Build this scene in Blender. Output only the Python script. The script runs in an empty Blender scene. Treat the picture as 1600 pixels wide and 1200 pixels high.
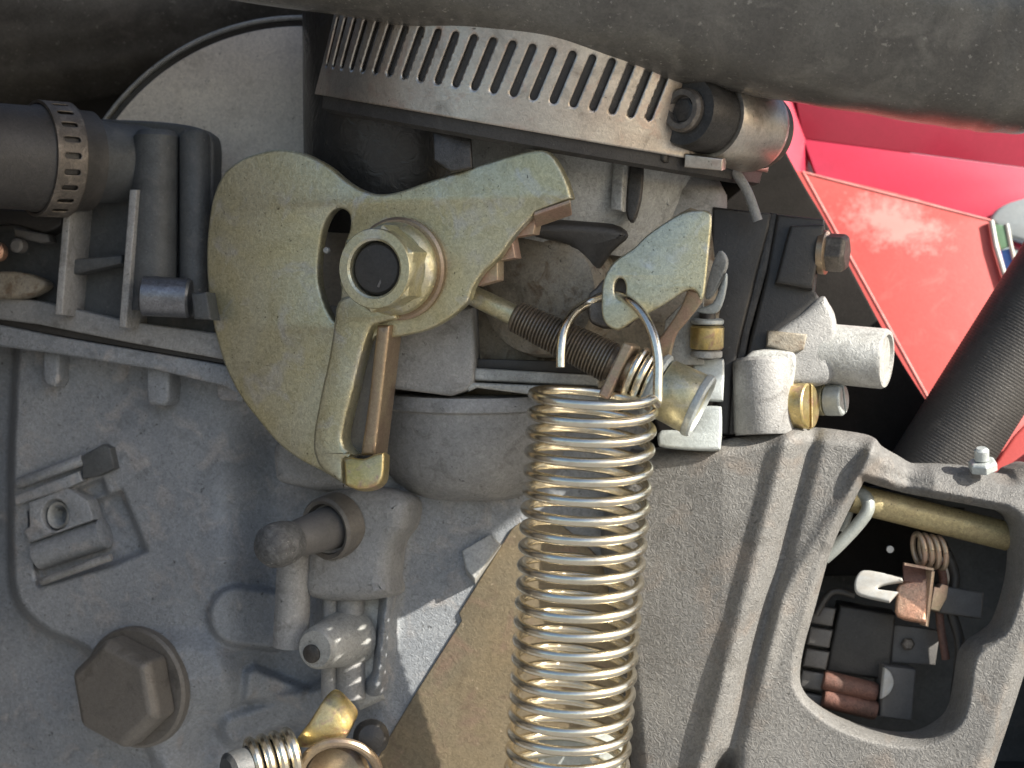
import bpy, bmesh, math, random
import numpy as np
from mathutils import Vector, Matrix
random.seed(7)
R = math.radians
S = 1e-4            # metres per unit: a tenth of a millimetre
D = 2800.0          # camera distance in those units
scene = bpy.context.scene
col = scene.collection

# ------------------------------------------------------------------ camera, sky, sun, exposure
cam = bpy.data.cameras.new('camera')
cam.sensor_width = 36.0
cam.lens = 36.0 * D / 1600.0
cam.clip_start = 0.005
cam.clip_end = 200.0
cam.dof.use_dof = True
cam.dof.focus_distance = (D - 40) * S
cam.dof.aperture_fstop = 28.0
camo = bpy.data.objects.new('camera', cam)
camo.location = (0, -D * S, 0)
camo.rotation_euler = (R(90), 0, 0)
col.objects.link(camo)
scene.camera = camo

SUN = Vector((0.747, -0.415, 0.519)).normalized()      # direction towards the sun
world = bpy.data.worlds.new('World')
scene.world = world
world.use_nodes = True
wn = world.node_tree
bg = wn.nodes['Background']
sky = wn.nodes.new('ShaderNodeTexSky')
sky.sky_type = 'NISHITA'
sky.sun_disc = False
sky.sun_elevation = math.asin(SUN.z)
sky.sun_rotation = math.atan2(SUN.x, SUN.y)
sky.air_density = 1.0
sky.dust_density = 2.0
wn.links.new(sky.outputs[0], bg.inputs[0])
bg.inputs[1].default_value = 0.095
sl = bpy.data.lights.new('sun', 'SUN')
sl.energy = 5.0
sl.angle = R(0.5)
sl.color = (1.0, 0.95, 0.86)
so = bpy.data.objects.new('sun', sl)
so.rotation_euler = SUN.to_track_quat('Z', 'Y').to_euler()
so.location = SUN * 2
col.objects.link(so)
scene.view_settings.view_transform = 'Standard'
scene.view_settings.look = 'None'
scene.view_settings.exposure = 1.12
scene.view_settings.gamma = 1.0
scene.cycles.max_bounces = 8
scene.cycles.diffuse_bounces = 5

# ------------------------------------------------------------------ geometry helpers
CAM = Vector((0, -D, 0))

def at(x, y, d=0.0):
    """the point that lies d units nearer than the reference plane, seen at picture place x, y"""
    f = (D - d) / D
    return Vector(((x - 800) * f, -d, (600 - y) * f))

class Plane:
    def __init__(s, p, n):
        s.p = Vector(p); s.n = Vector(n).normalized()
        s.u = (Vector((1, 0, 0)) - s.n * s.n.x).normalized()
        s.v = s.n.cross(s.u)
    def off(s, h):
        return Plane(s.p + s.n * h, s.n)
    def hit(s, x, y):
        r = at(x, y, 0) - CAM
        t = (s.p - CAM).dot(s.n) / r.dot(s.n)
        return CAM + r * t
    def uv(s, q):
        q = q - s.p
        return (q.dot(s.u), q.dot(s.v))

def smooth(pts, n=4, closed=True):
    """Catmull-Rom through the points; a point given with a third value 1 stays a sharp corner"""
    P = [np.array(p[:2], float) for p in pts]
    sharp = [len(p) > 2 and p[2] for p in pts]
    out = []; N = len(P)
    for i in range(N if closed else N - 1):
        a, b, c, e = P[(i - 1) % N], P[i], P[(i + 1) % N], P[(i + 2) % N]
        if not closed and i == 0: a = b
        if not closed and i == N - 2: e = c
        if sharp[i]: a = b
        if sharp[(i + 1) % N]: e = c
        for k in range(n):
            t = k / n
            q = 0.5 * ((2 * b) + (-a + c) * t + (2 * a - 5 * b + 4 * c - e) * t * t + (-a + 3 * b - 3 * c + e) * t ** 3)
            out.append((float(q[0]), float(q[1])))
    if not closed: out.append(tuple(P[-1]))
    return out

def smooth3(pts, n=8):
    P = [Vector(p) for p in pts]; out = []; N = len(P)
    for i in range(N - 1):
        a = P[max(i - 1, 0)]; b = P[i]; c = P[i + 1]; e = P[min(i + 2, N - 1)]
        for k in range(n):
            t = k / n
            out.append(0.5 * ((2 * b) + (c - a) * t + (2 * a - 5 * b + 4 * c - e) * t * t + (3 * b - a - 3 * c + e) * t ** 3))
    out.append(P[-1])
    return out

def frame(a):
    a = Vector(a).normalized()
    h = Vector((0, 0, 1)) if abs(a.z) < 0.9 else Vector((1, 0, 0))
    x = h.cross(a).normalized()
    return x, a.cross(x).normalized(), a

class MB:
    """collects shapes and links them as one mesh object"""
    def __init__(s):
        s.V = []; s.F = []; s.solid = 0
    def add(s, V, F):
        b = len(s.V)
        s.V += [tuple(v) for v in V]
        s.F += [tuple(i + b for i in f) for f in F]
        return s
    def lathe(s, p, axis, prof, seg=40, caps=True, rot=0.0, sq=1.0):
        x, y, a = frame(axis); p = Vector(p); V = []; F = []
        for t, r in prof:
            for k in range(seg):
                th = 2 * math.pi * k / seg + rot
                V.append(p + a * t + x * (r * math.cos(th)) + y * (r * sq * math.sin(th)))
        for i in range(len(prof) - 1):
            for k in range(seg):
                k2 = (k + 1) % seg
                F.append((i * seg + k, i * seg + k2, (i + 1) * seg + k2, (i + 1) * seg + k))
        if caps:
            F.append(tuple(reversed(range(seg))))
            F.append(tuple((len(prof) - 1) * seg + k for k in range(seg)))
        return s.add(V, F)
    def tube(s, path, r, seg=12, caps=True, radii=None, sq=1.0):
        P = [Vector(p) for p in path]; V = []; F = []; n = len(P)
        t = (P[1] - P[0]).normalized(); x, y, _ = frame(t)
        for i in range(n):
            tn = (P[min(i + 1, n - 1)] - P[max(i - 1, 0)]).normalized()
            q = t.rotation_difference(tn); x = q @ x; y = q @ y; t = tn
            rr = radii[i] if radii else r
            for k in range(seg):
                th = 2 * math.pi * k / seg
                V.append(P[i] + x * (rr * math.cos(th)) + y * (rr * sq * math.sin(th)))
        for i in range(n - 1):
            for k in range(seg):
                k2 = (k + 1) % seg
                F.append((i * seg + k, i * seg + k2, (i + 1) * seg + k2, (i + 1) * seg + k))
        if caps:
            F.append(tuple(reversed(range(seg))))
            F.append(tuple((n - 1) * seg + k for k in range(seg)))
        return s.add(V, F)
    def box(s, c, ax, ay, az):
        c = Vector(c); V = []
        for i in (-1, 1):
            for j in (-1, 1):
                for k in (-1, 1):
                    V.append(c + Vector(ax) * i + Vector(ay) * j + Vector(az) * k)
        return s.add(V, [(0, 1, 3, 2), (4, 6, 7, 5), (0, 4, 5, 1), (2, 3, 7, 6), (0, 2, 6, 4), (1, 5, 7, 3)])
    def plate(s, plane, outline, t, holes=(), bevel=2.0, hit=True):
        """flat sheet with its front on the plane, thickness t behind it, rounded edges, holes right through"""
        cu = bpy.data.curves.new('c', 'CURVE'); cu.dimensions = '2D'; cu.fill_mode = 'BOTH'
        bevel = min(bevel, t * 0.49)
        cu.extrude = t / 2 - bevel; cu.bevel_depth = bevel; cu.bevel_resolution = 2; cu.offset = -bevel
        for loop in [outline] + list(holes):
            uv = [plane.uv(plane.hit(*q[:2])) if hit else q for q in loop]
            sp = cu.splines.new('POLY'); sp.points.add(len(uv) - 1)
            for pt, q in zip(sp.points, uv): pt.co = (q[0], q[1], 0, 1)
            sp.use_cyclic_u = True
        ob = bpy.data.objects.new('c', cu)
        me = bpy.data.meshes.new_from_object(ob)
        V = [plane.p + plane.u * v.co.x + plane.v * v.co.y + plane.n * (v.co.z - t / 2) for v in me.vertices]
        F = [tuple(f.vertices) for f in me.polygons]
        bpy.data.objects.remove(ob); bpy.data.curves.remove(cu); bpy.data.meshes.remove(me)
        return s.add(V, F)
    def build(s, name, m, parent=None, bevel=0, seg=2, angle=35, sub=0, weld=True, solid=0, loc=None):
        """parts get vertices relative to their thing; a thing of one mesh gets its own origin"""
        if parent is not None: org = ORG[parent.name]
        else:
            A = np.array(s.V); org = Vector(loc) if loc else Vector((A[:, 0].mean(), A[:, 1].mean(), A[:, 2].min()))
        me = bpy.data.meshes.new(name)
        me.from_pydata([((v[0] - org.x) * S, (v[1] - org.y) * S, (v[2] - org.z) * S) for v in s.V], [], s.F)
        bm = bmesh.new(); bm.from_mesh(me)
        if weld: bmesh.ops.remove_doubles(bm, verts=bm.verts, dist=0.02 * S)
        bmesh.ops.recalc_face_normals(bm, faces=bm.faces)
        bm.to_mesh(me); bm.free()
        me.shade_smooth(); me.set_sharp_from_angle(angle=R(angle))
        me.materials.append(m)
        o = bpy.data.objects.new(name, me); col.objects.link(o)
        if solid:
            md = o.modifiers.new('Solidify', 'SOLIDIFY'); md.thickness = abs(solid) * S; md.offset = -1 if solid > 0 else 1
        if bevel:
            md = o.modifiers.new('Bevel', 'BEVEL'); md.width = bevel * S; md.segments = seg
            md.limit_method = 'ANGLE'; md.angle_limit = R(30); md.harden_normals = True
        if sub:
            md = o.modifiers.new('Subdivision', 'SUBSURF'); md.levels = sub; md.render_levels = sub
        if parent is None: o.location = org * S
        else: o.parent = parent
        ORG[o.name] = org
        return o

ORG = {}
def thing(name, label, cat, p, group=None):
    o = bpy.data.objects.new(name, None); col.objects.link(o)
    o.empty_display_size = 0.005
    o.location = Vector(p) * S; ORG[o.name] = Vector(p)
    o['label'] = label; o['category'] = cat
    if group: o['group'] = group
    return o
def tag(o, label, cat, group=None):
    o['label'] = label; o['category'] = cat
    if group: o['group'] = group
    return o

# signed distances (negative inside), for reliefs
def sd_poly(X, Y, pts):
    P = np.array([p[:2] for p in pts], float); N = len(P)
    d = np.full(X.shape, 1e18); sg = np.ones(X.shape)
    for i in range(N):
        a = P[i]; b = P[i - 1]; e = b - a
        wx = X - a[0]; wy = Y - a[1]
        t = np.clip((wx * e[0] + wy * e[1]) / max(e @ e, 1e-9), 0, 1)
        d = np.minimum(d, (wx - e[0] * t) ** 2 + (wy - e[1] * t) ** 2)
        c1 = Y >= a[1]; c2 = Y < b[1]; c3 = e[0] * wy > e[1] * wx
        sg = np.where((c1 & c2 & c3) | (~c1 & ~c2 & ~c3), -sg, sg)
    return sg * np.sqrt(d)
def sd_line(X, Y, pts):
    d = np.full(X.shape, 1e18)
    for a, b in zip(pts[:-1], pts[1:]):
        a = np.array(a, float); b = np.array(b, float); e = b - a
        wx = X - a[0]; wy = Y - a[1]
        t = np.clip((wx * e[0] + wy * e[1]) / max(e @ e, 1e-9), 0, 1)
        d = np.minimum(d, (wx - e[0] * t) ** 2 + (wy - e[1] * t) ** 2)
    return np.sqrt(d)
def ss(a, b, x):
    t = np.clip((x - a) / (b - a), 0, 1); return t * t * (3 - 2 * t)

def relief(x0, x1, y0, y1, step, dfun, cut=None, wall=0):
    """a cast surface: its depth given by dfun over the picture's plane, cut where cut() > 0, with walls going back"""
    xs = np.arange(x0, x1 + step, step); ys = np.arange(y0, y1 + step, step)
    X, Y = np.meshgrid(xs, ys); ny, nx = X.shape
    keep = np.ones((ny - 1, nx - 1), bool)
    if cut:
        cx = (X[:-1, :-1] + X[1:, 1:]) / 2; cy = (Y[:-1, :-1] + Y[1:, 1:]) / 2
        keep = cut(cx, cy) < 0
        cnt = np.zeros((ny, nx), int)
        for a in (0, 1):
            for b in (0, 1):
                cnt[a:ny - 1 + a, b:nx - 1 + b] += keep
        edge = (cnt > 0) & (cnt < 4)
        edge[0, :] = edge[-1, :] = False; edge[:, 0] = edge[:, -1] = False
        for _ in range(3):
            f = cut(X, Y); h = 0.5
            gx = (cut(X + h, Y) - f) / h; gy = (cut(X, Y + h) - f) / h
            g = np.maximum(gx * gx + gy * gy, 0.2)
            mv = np.clip(f, -1.2 * step, 1.2 * step)
            X = np.where(edge, X - mv * gx / g, X); Y = np.where(edge, Y - mv * gy / g, Y)
    Dp = dfun(X, Y)
    f = (D - Dp) / D
    V = np.stack([(X - 800) * f, -Dp, (600 - Y) * f], -1).reshape(-1, 3)
    idx = np.arange(ny * nx).reshape(ny, nx)
    q = np.stack([idx[:-1, :-1], idx[1:, :-1], idx[1:, 1:], idx[:-1, 1:]], -1)[keep]
    used = np.unique(q); mp = np.full(ny * nx, -1); mp[used] = np.arange(len(used))
    m = MB(); m.V = [tuple(v) for v in V[used]]; m.F = [tuple(int(k) for k in r) for r in mp[q]]
    if wall:
        from collections import Counter
        c = Counter(); dirn = {}
        for r in m.F:
            for i in range(4):
                a, b = r[i], r[(i + 1) % 4]; k = (min(a, b), max(a, b)); c[k] += 1; dirn[k] = (a, b)
        new = {}
        for k, n in c.items():
            if n == 1:
                a, b = dirn[k]
                for v in (a, b):
                    if v not in new:
                        p = Vector(m.V[v]); new[v] = len(m.V); m.V.append((p.x, p.y + wall, p.z))
                m.F.append((b, a, new[a], new[b]))
    return m

def band(p, axis, r, s0, s1, t0, t1, step, slots, toward=(0, -1, 0)):
    """a strip wrapped on a cylinder, pierced by slots (s, t0, t1, halfwidth, slant)"""
    a = Vector(axis).normalized(); w = Vector(toward); w = (w - a * w.dot(a)).normalized(); e = w.cross(a)
    if e.x < 0: e = -e
    def cut(X, Y):
        o = np.full(X.shape, -1e9)
        for (s, a0, a1, hw, sl_) in slots:
            dd = sd_line(X, Y, [(s + sl_ * a0, a0 + hw), (s + sl_ * a1, a1 - hw)])
            o = np.maximum(o, hw - dd)
        return o
    xs = np.arange(s0, s1 + step, step); ys = np.arange(t0, t1 + step * .5, step)
    X, Y = np.meshgrid(xs, ys); ny, nx = X.shape
    keep = cut((X[:-1, :-1] + X[1:, 1:]) / 2, (Y[:-1, :-1] + Y[1:, 1:]) / 2) < 0
    cnt = np.zeros((ny, nx), int)
    for i in (0, 1):
        for j in (0, 1): cnt[i:ny - 1 + i, j:nx - 1 + j] += keep
    edge = (cnt > 0) & (cnt < 4); edge[0] = edge[-1] = False; edge[:, 0] = edge[:, -1] = False
    for _ in range(3):
        f = cut(X, Y); h = .3; gx = (cut(X + h, Y) - f) / h; gy = (cut(X, Y + h) - f) / h
        mv = np.clip(f, -1.2 * step, 1.2 * step)
        X = np.where(edge, X - mv * gx, X); Y = np.where(edge, Y - mv * gy, Y)
    p = Vector(p); V = []
    for x, y in zip(X.ravel(), Y.ravel()):
        ph = x / r
        V.append(p + a * float(y) + (w * math.cos(ph) + e * math.sin(ph)) * r)
    idx = np.arange(ny * nx).reshape(ny, nx)
    q = np.stack([idx[:-1, :-1], idx[1:, :-1], idx[1:, 1:], idx[:-1, 1:]], -1)[keep]
    used = np.unique(q); mp = np.full(ny * nx, -1); mp[used] = np.arange(len(used))
    m = MB(); m.V = [tuple(V[i]) for i in used]; m.F = [tuple(int(k) for k in rr) for rr in mp[q]]
    return m

# ------------------------------------------------------------------ materials
def mat(name, c1, c2=None, metal=0.0, rough=0.5, rough2=None, var=90, grain=0.18, gpx=5.0, specks=0.0,
        speck_c=(0.02, 0.018, 0.015), spx=9.0, bump=0.35, bpx=None, c3=None, wear=0.0, wear_c=(0.6, 0.58, 0.54),
        coat=0.0, spec=0.5, warp=1.2, grime=0.0, grime_c=(0.045, 0.038, 0.030), grime_px=48):
    m = bpy.data.materials.new(name); m.use_nodes = True
    nt = m.node_tree; N = nt.nodes; L = nt.links
    bs = N['Principled BSDF']; tc = N.new('ShaderNodeTexCoord')
    def noise(px, det=3.0, dist=0.0, rg=0.55):
        n = N.new('ShaderNodeTexNoise'); n.inputs['Scale'].default_value = 1 / (S * px)
        n.inputs['Detail'].default_value = det; n.inputs['Distortion'].default_value = dist; n.inputs['Roughness'].default_value = rg
        L.new(tc.outputs['Object'], n.inputs['Vector']); return n.outputs['Fac']
    def rng(v, a, b, c, d):
        r = N.new('ShaderNodeMapRange'); L.new(v, r.inputs[0])
        for i, q in enumerate((a, b, c, d)): r.inputs[i + 1].default_value = q
        return r.outputs[0]
    def mix(f, a, b, bt='MIX'):
        x = N.new('ShaderNodeMix'); x.data_type = 'RGBA'; x.blend_type = bt
        for sck, v in ((x.inputs[0], f), (x.inputs[6], a), (x.inputs[7], b)):
            if hasattr(v, 'is_linked'): L.new(v, sck)
            elif isinstance(v, (int, float)): sck.default_value = v
            else: sck.default_value = (*v, 1)
        return x.outputs[2]
    A = noise(var, 5.0, 0.6)
    c = mix(rng(A, 0.38, 0.62, 0, 1), c1, c2 or tuple(q * 0.82 for q in c1))
    if c3: c = mix(rng(noise(var * 0.45, 4.0, 0.8), 0.54, 0.68, 0, 1), c, c3)
    B = noise(gpx, 3.0, warp)
    g = rng(B, 0.3, 0.7, 1 - grain, 1 + grain)
    cb = N.new('ShaderNodeCombineColor')
    for i in range(3): L.new(g, cb.inputs[i])
    c = mix(1.0, c, cb.outputs[0], 'MULTIPLY')
    if specks:
        C = noise(spx, 2.0, 0.3)
        c = mix(rng(C, 0.72 - 0.08 * specks, 0.80 - 0.08 * specks, 0, 0.7), c, speck_c)
    if grime:
        G = noise(grime_px, 7.0, 0.8, 0.68)
        c = mix(rng(G, 0.54, 0.70, 0, grime), c, grime_c)
    if wear:
        ge = N.new('ShaderNodeNewGeometry')
        wv = rng(ge.outputs['Pointiness'], 0.53, 0.60, 0, wear)
        c = mix(wv, c, wear_c)
    L.new(c, bs.inputs['Base Color'])
    bs.inputs['Metallic'].default_value = metal
    L.new(rng(A, 0.3, 0.7, rough, rough2 if rough2 is not None else rough * 1.15), bs.inputs['Roughness'])
    bs.inputs['Specular IOR Level'].default_value = spec
    bs.inputs['Coat Weight'].default_value = coat
    bs.inputs['Coat Roughness'].default_value = 0.15
    if bump:
        bp = N.new('ShaderNodeBump'); bp.inputs['Strength'].default_value = bump
        bp.inputs['Distance'].default_value = 2.2 * S
        L.new(noise(bpx, 3.0, warp) if bpx else B, bp.inputs['Height']); L.new(bp.outputs[0], bs.inputs['Normal'])
    return m

M = {}
M['zinc'] = mat('yellow_zinc', (0.53, 0.51, 0.375), (0.52, 0.47, 0.285), metal=0.75, rough=0.30, rough2=0.42, var=120, grain=0.20, gpx=6, specks=0.5, spx=7, bump=0.3, c3=(0.54, 0.525, 0.455), grime=0.30, grime_c=(0.20, 0.17, 0.10), grime_px=60)
M['zinc_gold'] = mat('gold_zinc', (0.55, 0.42, 0.16), (0.60, 0.50, 0.28), metal=0.85, rough=0.32, var=40, grain=0.15, gpx=6, bump=0.2, c3=(0.50, 0.33, 0.22), grime=0.4, grime_c=(0.25, 0.14, 0.06), grime_px=24)
M['bronze'] = mat('bronze_zinc', (0.34, 0.25, 0.18), (0.42, 0.33, 0.22), metal=0.8, rough=0.36, var=60, grain=0.15, bump=0.2)
M['pink'] = mat('pink_zinc', (0.46, 0.31, 0.24), (0.44, 0.36, 0.25), metal=0.7, rough=0.45, var=40, grain=0.15, bump=0.2)
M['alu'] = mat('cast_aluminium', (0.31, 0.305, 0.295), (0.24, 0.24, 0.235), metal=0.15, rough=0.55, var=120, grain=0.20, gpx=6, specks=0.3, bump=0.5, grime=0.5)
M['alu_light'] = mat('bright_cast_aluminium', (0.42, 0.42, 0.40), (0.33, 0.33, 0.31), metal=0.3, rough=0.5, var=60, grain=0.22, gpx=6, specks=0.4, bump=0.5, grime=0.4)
M['alu_tan'] = mat('stained_aluminium', (0.25, 0.215, 0.16), (0.28, 0.255, 0.21), metal=0.25, rough=0.55, var=70, grain=0.22, gpx=6, specks=0.5, bump=0.45, c3=(0.15, 0.11, 0.075), grime=0.5)
M['casing'] = mat('grey_cast_casing', (0.262, 0.275, 0.288), (0.215, 0.229, 0.245), metal=0.1, rough=0.42, rough2=0.55, var=110, grain=0.24, gpx=5.5, specks=0.55, spx=9, bump=0.75, c3=(0.31, 0.30, 0.295), grime=0.28)
M['housing'] = mat('rough_cast_housing', (0.165, 0.160, 0.150), (0.140, 0.137, 0.131), metal=0.1, rough=0.6, var=200, grain=0.28, gpx=9, specks=0.2, spx=14, bump=0.9, c3=(0.170, 0.152, 0.135), warp=2.0, grime=0.35, grime_px=70)
M['rubber'] = mat('black_rubber', (0.045, 0.042, 0.039), (0.035, 0.032, 0.03), rough=0.5, var=110, grain=0.2, gpx=6, specks=0.25, speck_c=(0.14, 0.13, 0.12), spx=8, bump=0.4, grime=0.3, grime_c=(0.12, 0.11, 0.10))
M['pipe'] = mat('dusty_black_plastic', (0.135, 0.127, 0.112), (0.095, 0.088, 0.078), rough=0.24, var=160, grain=0.18, gpx=6, specks=0.8, speck_c=(0.32, 0.30, 0.26), spx=8, bump=0.22, c3=(0.15, 0.14, 0.122), grime=0.35, grime_c=(0.24, 0.22, 0.19), grime_px=110)
M['black'] = mat('black_plastic', (0.040, 0.037, 0.034), (0.030, 0.028, 0.026), rough=0.42, var=80, grain=0.18, gpx=7, bump=0.3, specks=0.15, speck_c=(0.12, 0.11, 0.10))
M['wet'] = mat('oily_black_casting', (0.032, 0.031, 0.030), (0.024, 0.023, 0.022), rough=0.26, rough2=0.4, var=70, grain=0.2, gpx=14, bump=0.9, bpx=26)
M['dark'] = mat('dark_grey_plastic', (0.075, 0.08, 0.082), (0.055, 0.058, 0.06), rough=0.5, var=70, grain=0.2, gpx=6, bump=0.35, specks=0.25, speck_c=(0.2, 0.19, 0.18), grime=0.4, grime_c=(0.15, 0.14, 0.13))
M['void'] = mat('dark_metal', (0.035, 0.031, 0.029), (0.025, 0.022, 0.02), rough=0.7, var=120, grain=0.2, bump=0.3)  # near-black tone of the engine block walls and a small boot
M['steel'] = mat('spring_steel', (0.84, 0.77, 0.61), (0.76, 0.70, 0.58), metal=1.0, rough=0.17, rough2=0.27, var=60, grain=0.08, gpx=5, bump=0.12, grime=0.25, grime_c=(0.25, 0.19, 0.11), grime_px=30)
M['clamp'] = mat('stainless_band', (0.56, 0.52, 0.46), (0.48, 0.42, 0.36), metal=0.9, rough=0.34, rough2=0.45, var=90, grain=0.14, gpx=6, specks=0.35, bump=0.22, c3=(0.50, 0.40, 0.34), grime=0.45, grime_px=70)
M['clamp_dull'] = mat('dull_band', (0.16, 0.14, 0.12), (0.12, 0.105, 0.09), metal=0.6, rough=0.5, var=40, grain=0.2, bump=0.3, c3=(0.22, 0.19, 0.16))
M['oxide'] = mat('blackened_steel', (0.075, 0.07, 0.065), (0.05, 0.047, 0.044), metal=0.6, rough=0.42, var=40, grain=0.25, bump=0.4)
M['thread'] = mat('brown_steel_thread', (0.26, 0.22, 0.17), (0.20, 0.165, 0.13), metal=0.7, rough=0.38, var=40, grain=0.25, bump=0.25)
M['roller'] = mat('worn_dark_roller', (0.22, 0.225, 0.24), (0.16, 0.165, 0.18), metal=0.8, rough=0.3, var=40, grain=0.25, bump=0.4)
M['cap'] = mat('crusty_grey_rubber', (0.11, 0.11, 0.108), (0.075, 0.075, 0.074), rough=0.55, var=24, grain=0.35, gpx=9, specks=0.8, speck_c=(0.3, 0.29, 0.27), spx=10, bump=1.0, bpx=14)
M['bolt'] = mat('browned_bolt', (0.175, 0.16, 0.14), (0.15, 0.138, 0.122), metal=0.35, rough=0.5, var=90, grain=0.14, gpx=5, bump=0.3, grime=0.5)
M['disc'] = mat('pale_cover_paint', (0.72, 0.675, 0.60), (0.64, 0.60, 0.54), rough=0.5, var=90, grain=0.16, gpx=6, specks=0.35, bump=0.3, c3=(0.66, 0.62, 0.56), grime=0.3, grime_c=(0.22, 0.19, 0.15), grime_px=80)
M['plate'] = mat('brown_zinc_plate', (0.235, 0.185, 0.115), (0.20, 0.165, 0.11), metal=0.45, rough=0.5, var=160, grain=0.20, gpx=7, specks=0.3, speck_c=(0.42, 0.34, 0.24), bump=0.35, c3=(0.22, 0.155, 0.11), grime=0.35, grime_c=(0.09, 0.06, 0.04))
M['zinc_white'] = mat('white_zinc', (0.46, 0.49, 0.48), (0.40, 0.43, 0.42), metal=0.4, rough=0.42, var=50, grain=0.14, gpx=6, bump=0.25, grime=0.35, grime_c=(0.25, 0.24, 0.20), grime_px=30)
M['copper'] = mat('copper', (0.60, 0.33, 0.22), (0.55, 0.36, 0.25), metal=0.7, rough=0.45, var=30, grain=0.3, gpx=5, bump=0.5)
M['white'] = mat('white_plastic', (0.42, 0.43, 0.42), (0.40, 0.38, 0.34), rough=0.45, var=40, grain=0.08, bump=0.1)
M['red'] = mat('red_paint', (0.42, 0.034, 0.068), (0.39, 0.031, 0.062), rough=0.28, var=200, grain=0.05, gpx=10, bump=0.05, coat=0.5)
M['red_worn'] = mat('worn_red_paint', (0.50, 0.080, 0.072), (0.46, 0.074, 0.068), rough=0.45, var=200, grain=0.06, gpx=10, bump=0.1, grime=0.25, grime_c=(0.45, 0.25, 0.22), grime_px=90)
M['worn_edge'] = mat('rubbed_pink_edge', (0.58, 0.24, 0.22), (0.52, 0.15, 0.14), rough=0.5, var=50, grain=0.1, bump=0.1)
M['greyblue'] = mat('grey_blue_plastic', (0.30, 0.34, 0.36), (0.34, 0.37, 0.38), rough=0.4, var=60, grain=0.06, bump=0.1)
M['green'] = mat('green_enamel', (0.12, 0.22, 0.13), rough=0.4, var=60, grain=0.06, bump=0.1)
M['blue'] = mat('blue_enamel', (0.07, 0.20, 0.60), rough=0.4, var=60, grain=0.06, bump=0.1)
M['olive'] = mat('olive_zinc_tube', (0.44, 0.37, 0.20), (0.38, 0.31, 0.17), metal=0.5, rough=0.42, var=40, grain=0.25, specks=0.5, bump=0.35)
M['grey_tube'] = mat('grey_green_wire', (0.33, 0.35, 0.33), (0.28, 0.30, 0.28), metal=0.3, rough=0.4, var=30, grain=0.12, bump=0.2)
M['brick'] = mat('rust_brown', (0.16, 0.075, 0.055), (0.11, 0.06, 0.045), rough=0.6, var=40, grain=0.3, bump=0.5)
M['slate'] = mat('grey_plastic', (0.12, 0.115, 0.11), (0.10, 0.095, 0.09), rough=0.5, var=50, grain=0.12, bump=0.2)
M['deep'] = mat('matt_black_plastic', (0.016, 0.014, 0.013), (0.012, 0.011, 0.010), rough=0.85, var=120, grain=0.2, bump=0.2, spec=0.2)
M['concrete'] = mat('concrete', (0.19, 0.187, 0.18), (0.155, 0.152, 0.148), rough=0.8, var=1500, grain=0.1, gpx=60, bump=0.3, bpx=60)

# worn red: pale scuffs of their own shape rubbed into the paint
def scuff(m, centre, axis_ang, a, b):
    nt = m.node_tree; N = nt.nodes; L = nt.links; bs = N['Principled BSDF']
    src = bs.inputs['Base Color'].links[0].from_socket
    tc = N.new('ShaderNodeTexCoord'); mp = N.new('ShaderNodeMapping'); mp.vector_type = 'TEXTURE'
    mp.inputs['Location'].default_value = centre
    mp.inputs['Rotation'].default_value = (0, axis_ang, 0)
    mp.inputs['Scale'].default_value = (a, 1.0, b)
    L.new(tc.outputs['Object'], mp.inputs[0])
    ln = N.new('ShaderNodeVectorMath'); ln.operation = 'LENGTH'; L.new(mp.outputs[0], ln.inputs[0])
    no = N.new('ShaderNodeTexNoise'); no.inputs['Scale'].default_value = 1 / (S * 22); no.inputs['Detail'].default_value = 6; no.inputs['Roughness'].default_value = 0.7
    L.new(tc.outputs['Object'], no.inputs['Vector'])
    ad = N.new('ShaderNodeMath'); ad.operation = 'MULTIPLY_ADD'; L.new(no.outputs['Fac'], ad.inputs[0]); ad.inputs[1].default_value = -2.4; L.new(ln.outputs['Value'], ad.inputs[2])
    r = N.new('ShaderNodeMapRange'); L.new(ad.outputs[0], r.inputs[0])
    for i, q in enumerate((-0.9, -0.1, 0.6, 0.0)): r.inputs[i + 1].default_value = q
    x = N.new('ShaderNodeMix'); x.data_type = 'RGBA'; L.new(r.outputs[0], x.inputs[0]); L.new(src, x.inputs[6]); x.inputs[7].default_value = (0.62, 0.36, 0.33, 1)
    L.new(x.outputs[2], bs.inputs['Base Color'])

# ------------------------------------------------------------------ ground and the large bodies
m = MB(); g = 60000
m.add([(-g, -g, -5200), (g, -g, -5200), (g, g, -5200), (-g, g, -5200)], [(0, 1, 2, 3)])
o = m.build('ground', M['concrete'], loc=(0, 0, -5200)); o['kind'] = 'structure'

NX = Vector((-0.42, -0.905, -0.05)).normalized()          # the way the engine's front faces
CPN = Vector((-0.25, -1.0, 0.0)).normalized()
CP = Plane(at(0, 760, -330), CPN)                          # face of the casing

# back wall of the engine
t = thing('engine_block', 'dark engine block far behind the carburettor and the hoses, with an added shade wall', 'engine block', at(500, 1300, -700))
m = MB(); m.box(at(420, 600, -760), (1250, 0, 0), (0, 120, 0), (0, 0, 1100)); m.build('block_wall', M['void'], t, bevel=10)
MB().box(at(-330, 560, -50), (60, 0, 0), (0, 660, 0), (0, 0, 900)).build('shade_wall', M['void'], t, bevel=20)  # added unseen wall that darkens the light from the left

# added sheet, unseen out of the frame, its edge shaped to shade the engine
SP = Plane(SUN * 1900, SUN)
edge = [(-1000, -440), (-168, -440), (-168, -250), (-60, -250), (-8, -238), (267, -43), (724, 302), (775, 345), (775, 1500), (-1000, 1500)]
m = MB().plate(SP, [SP.uv(Vector((x, 0, z)) + SUN * 1900) for x, z in edge], 24, bevel=8, hit=False)
tag(m.build('shade_sheet', M['slate']), 'added unseen grey sheet that shades the upper left of the engine', 'cover')

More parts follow.
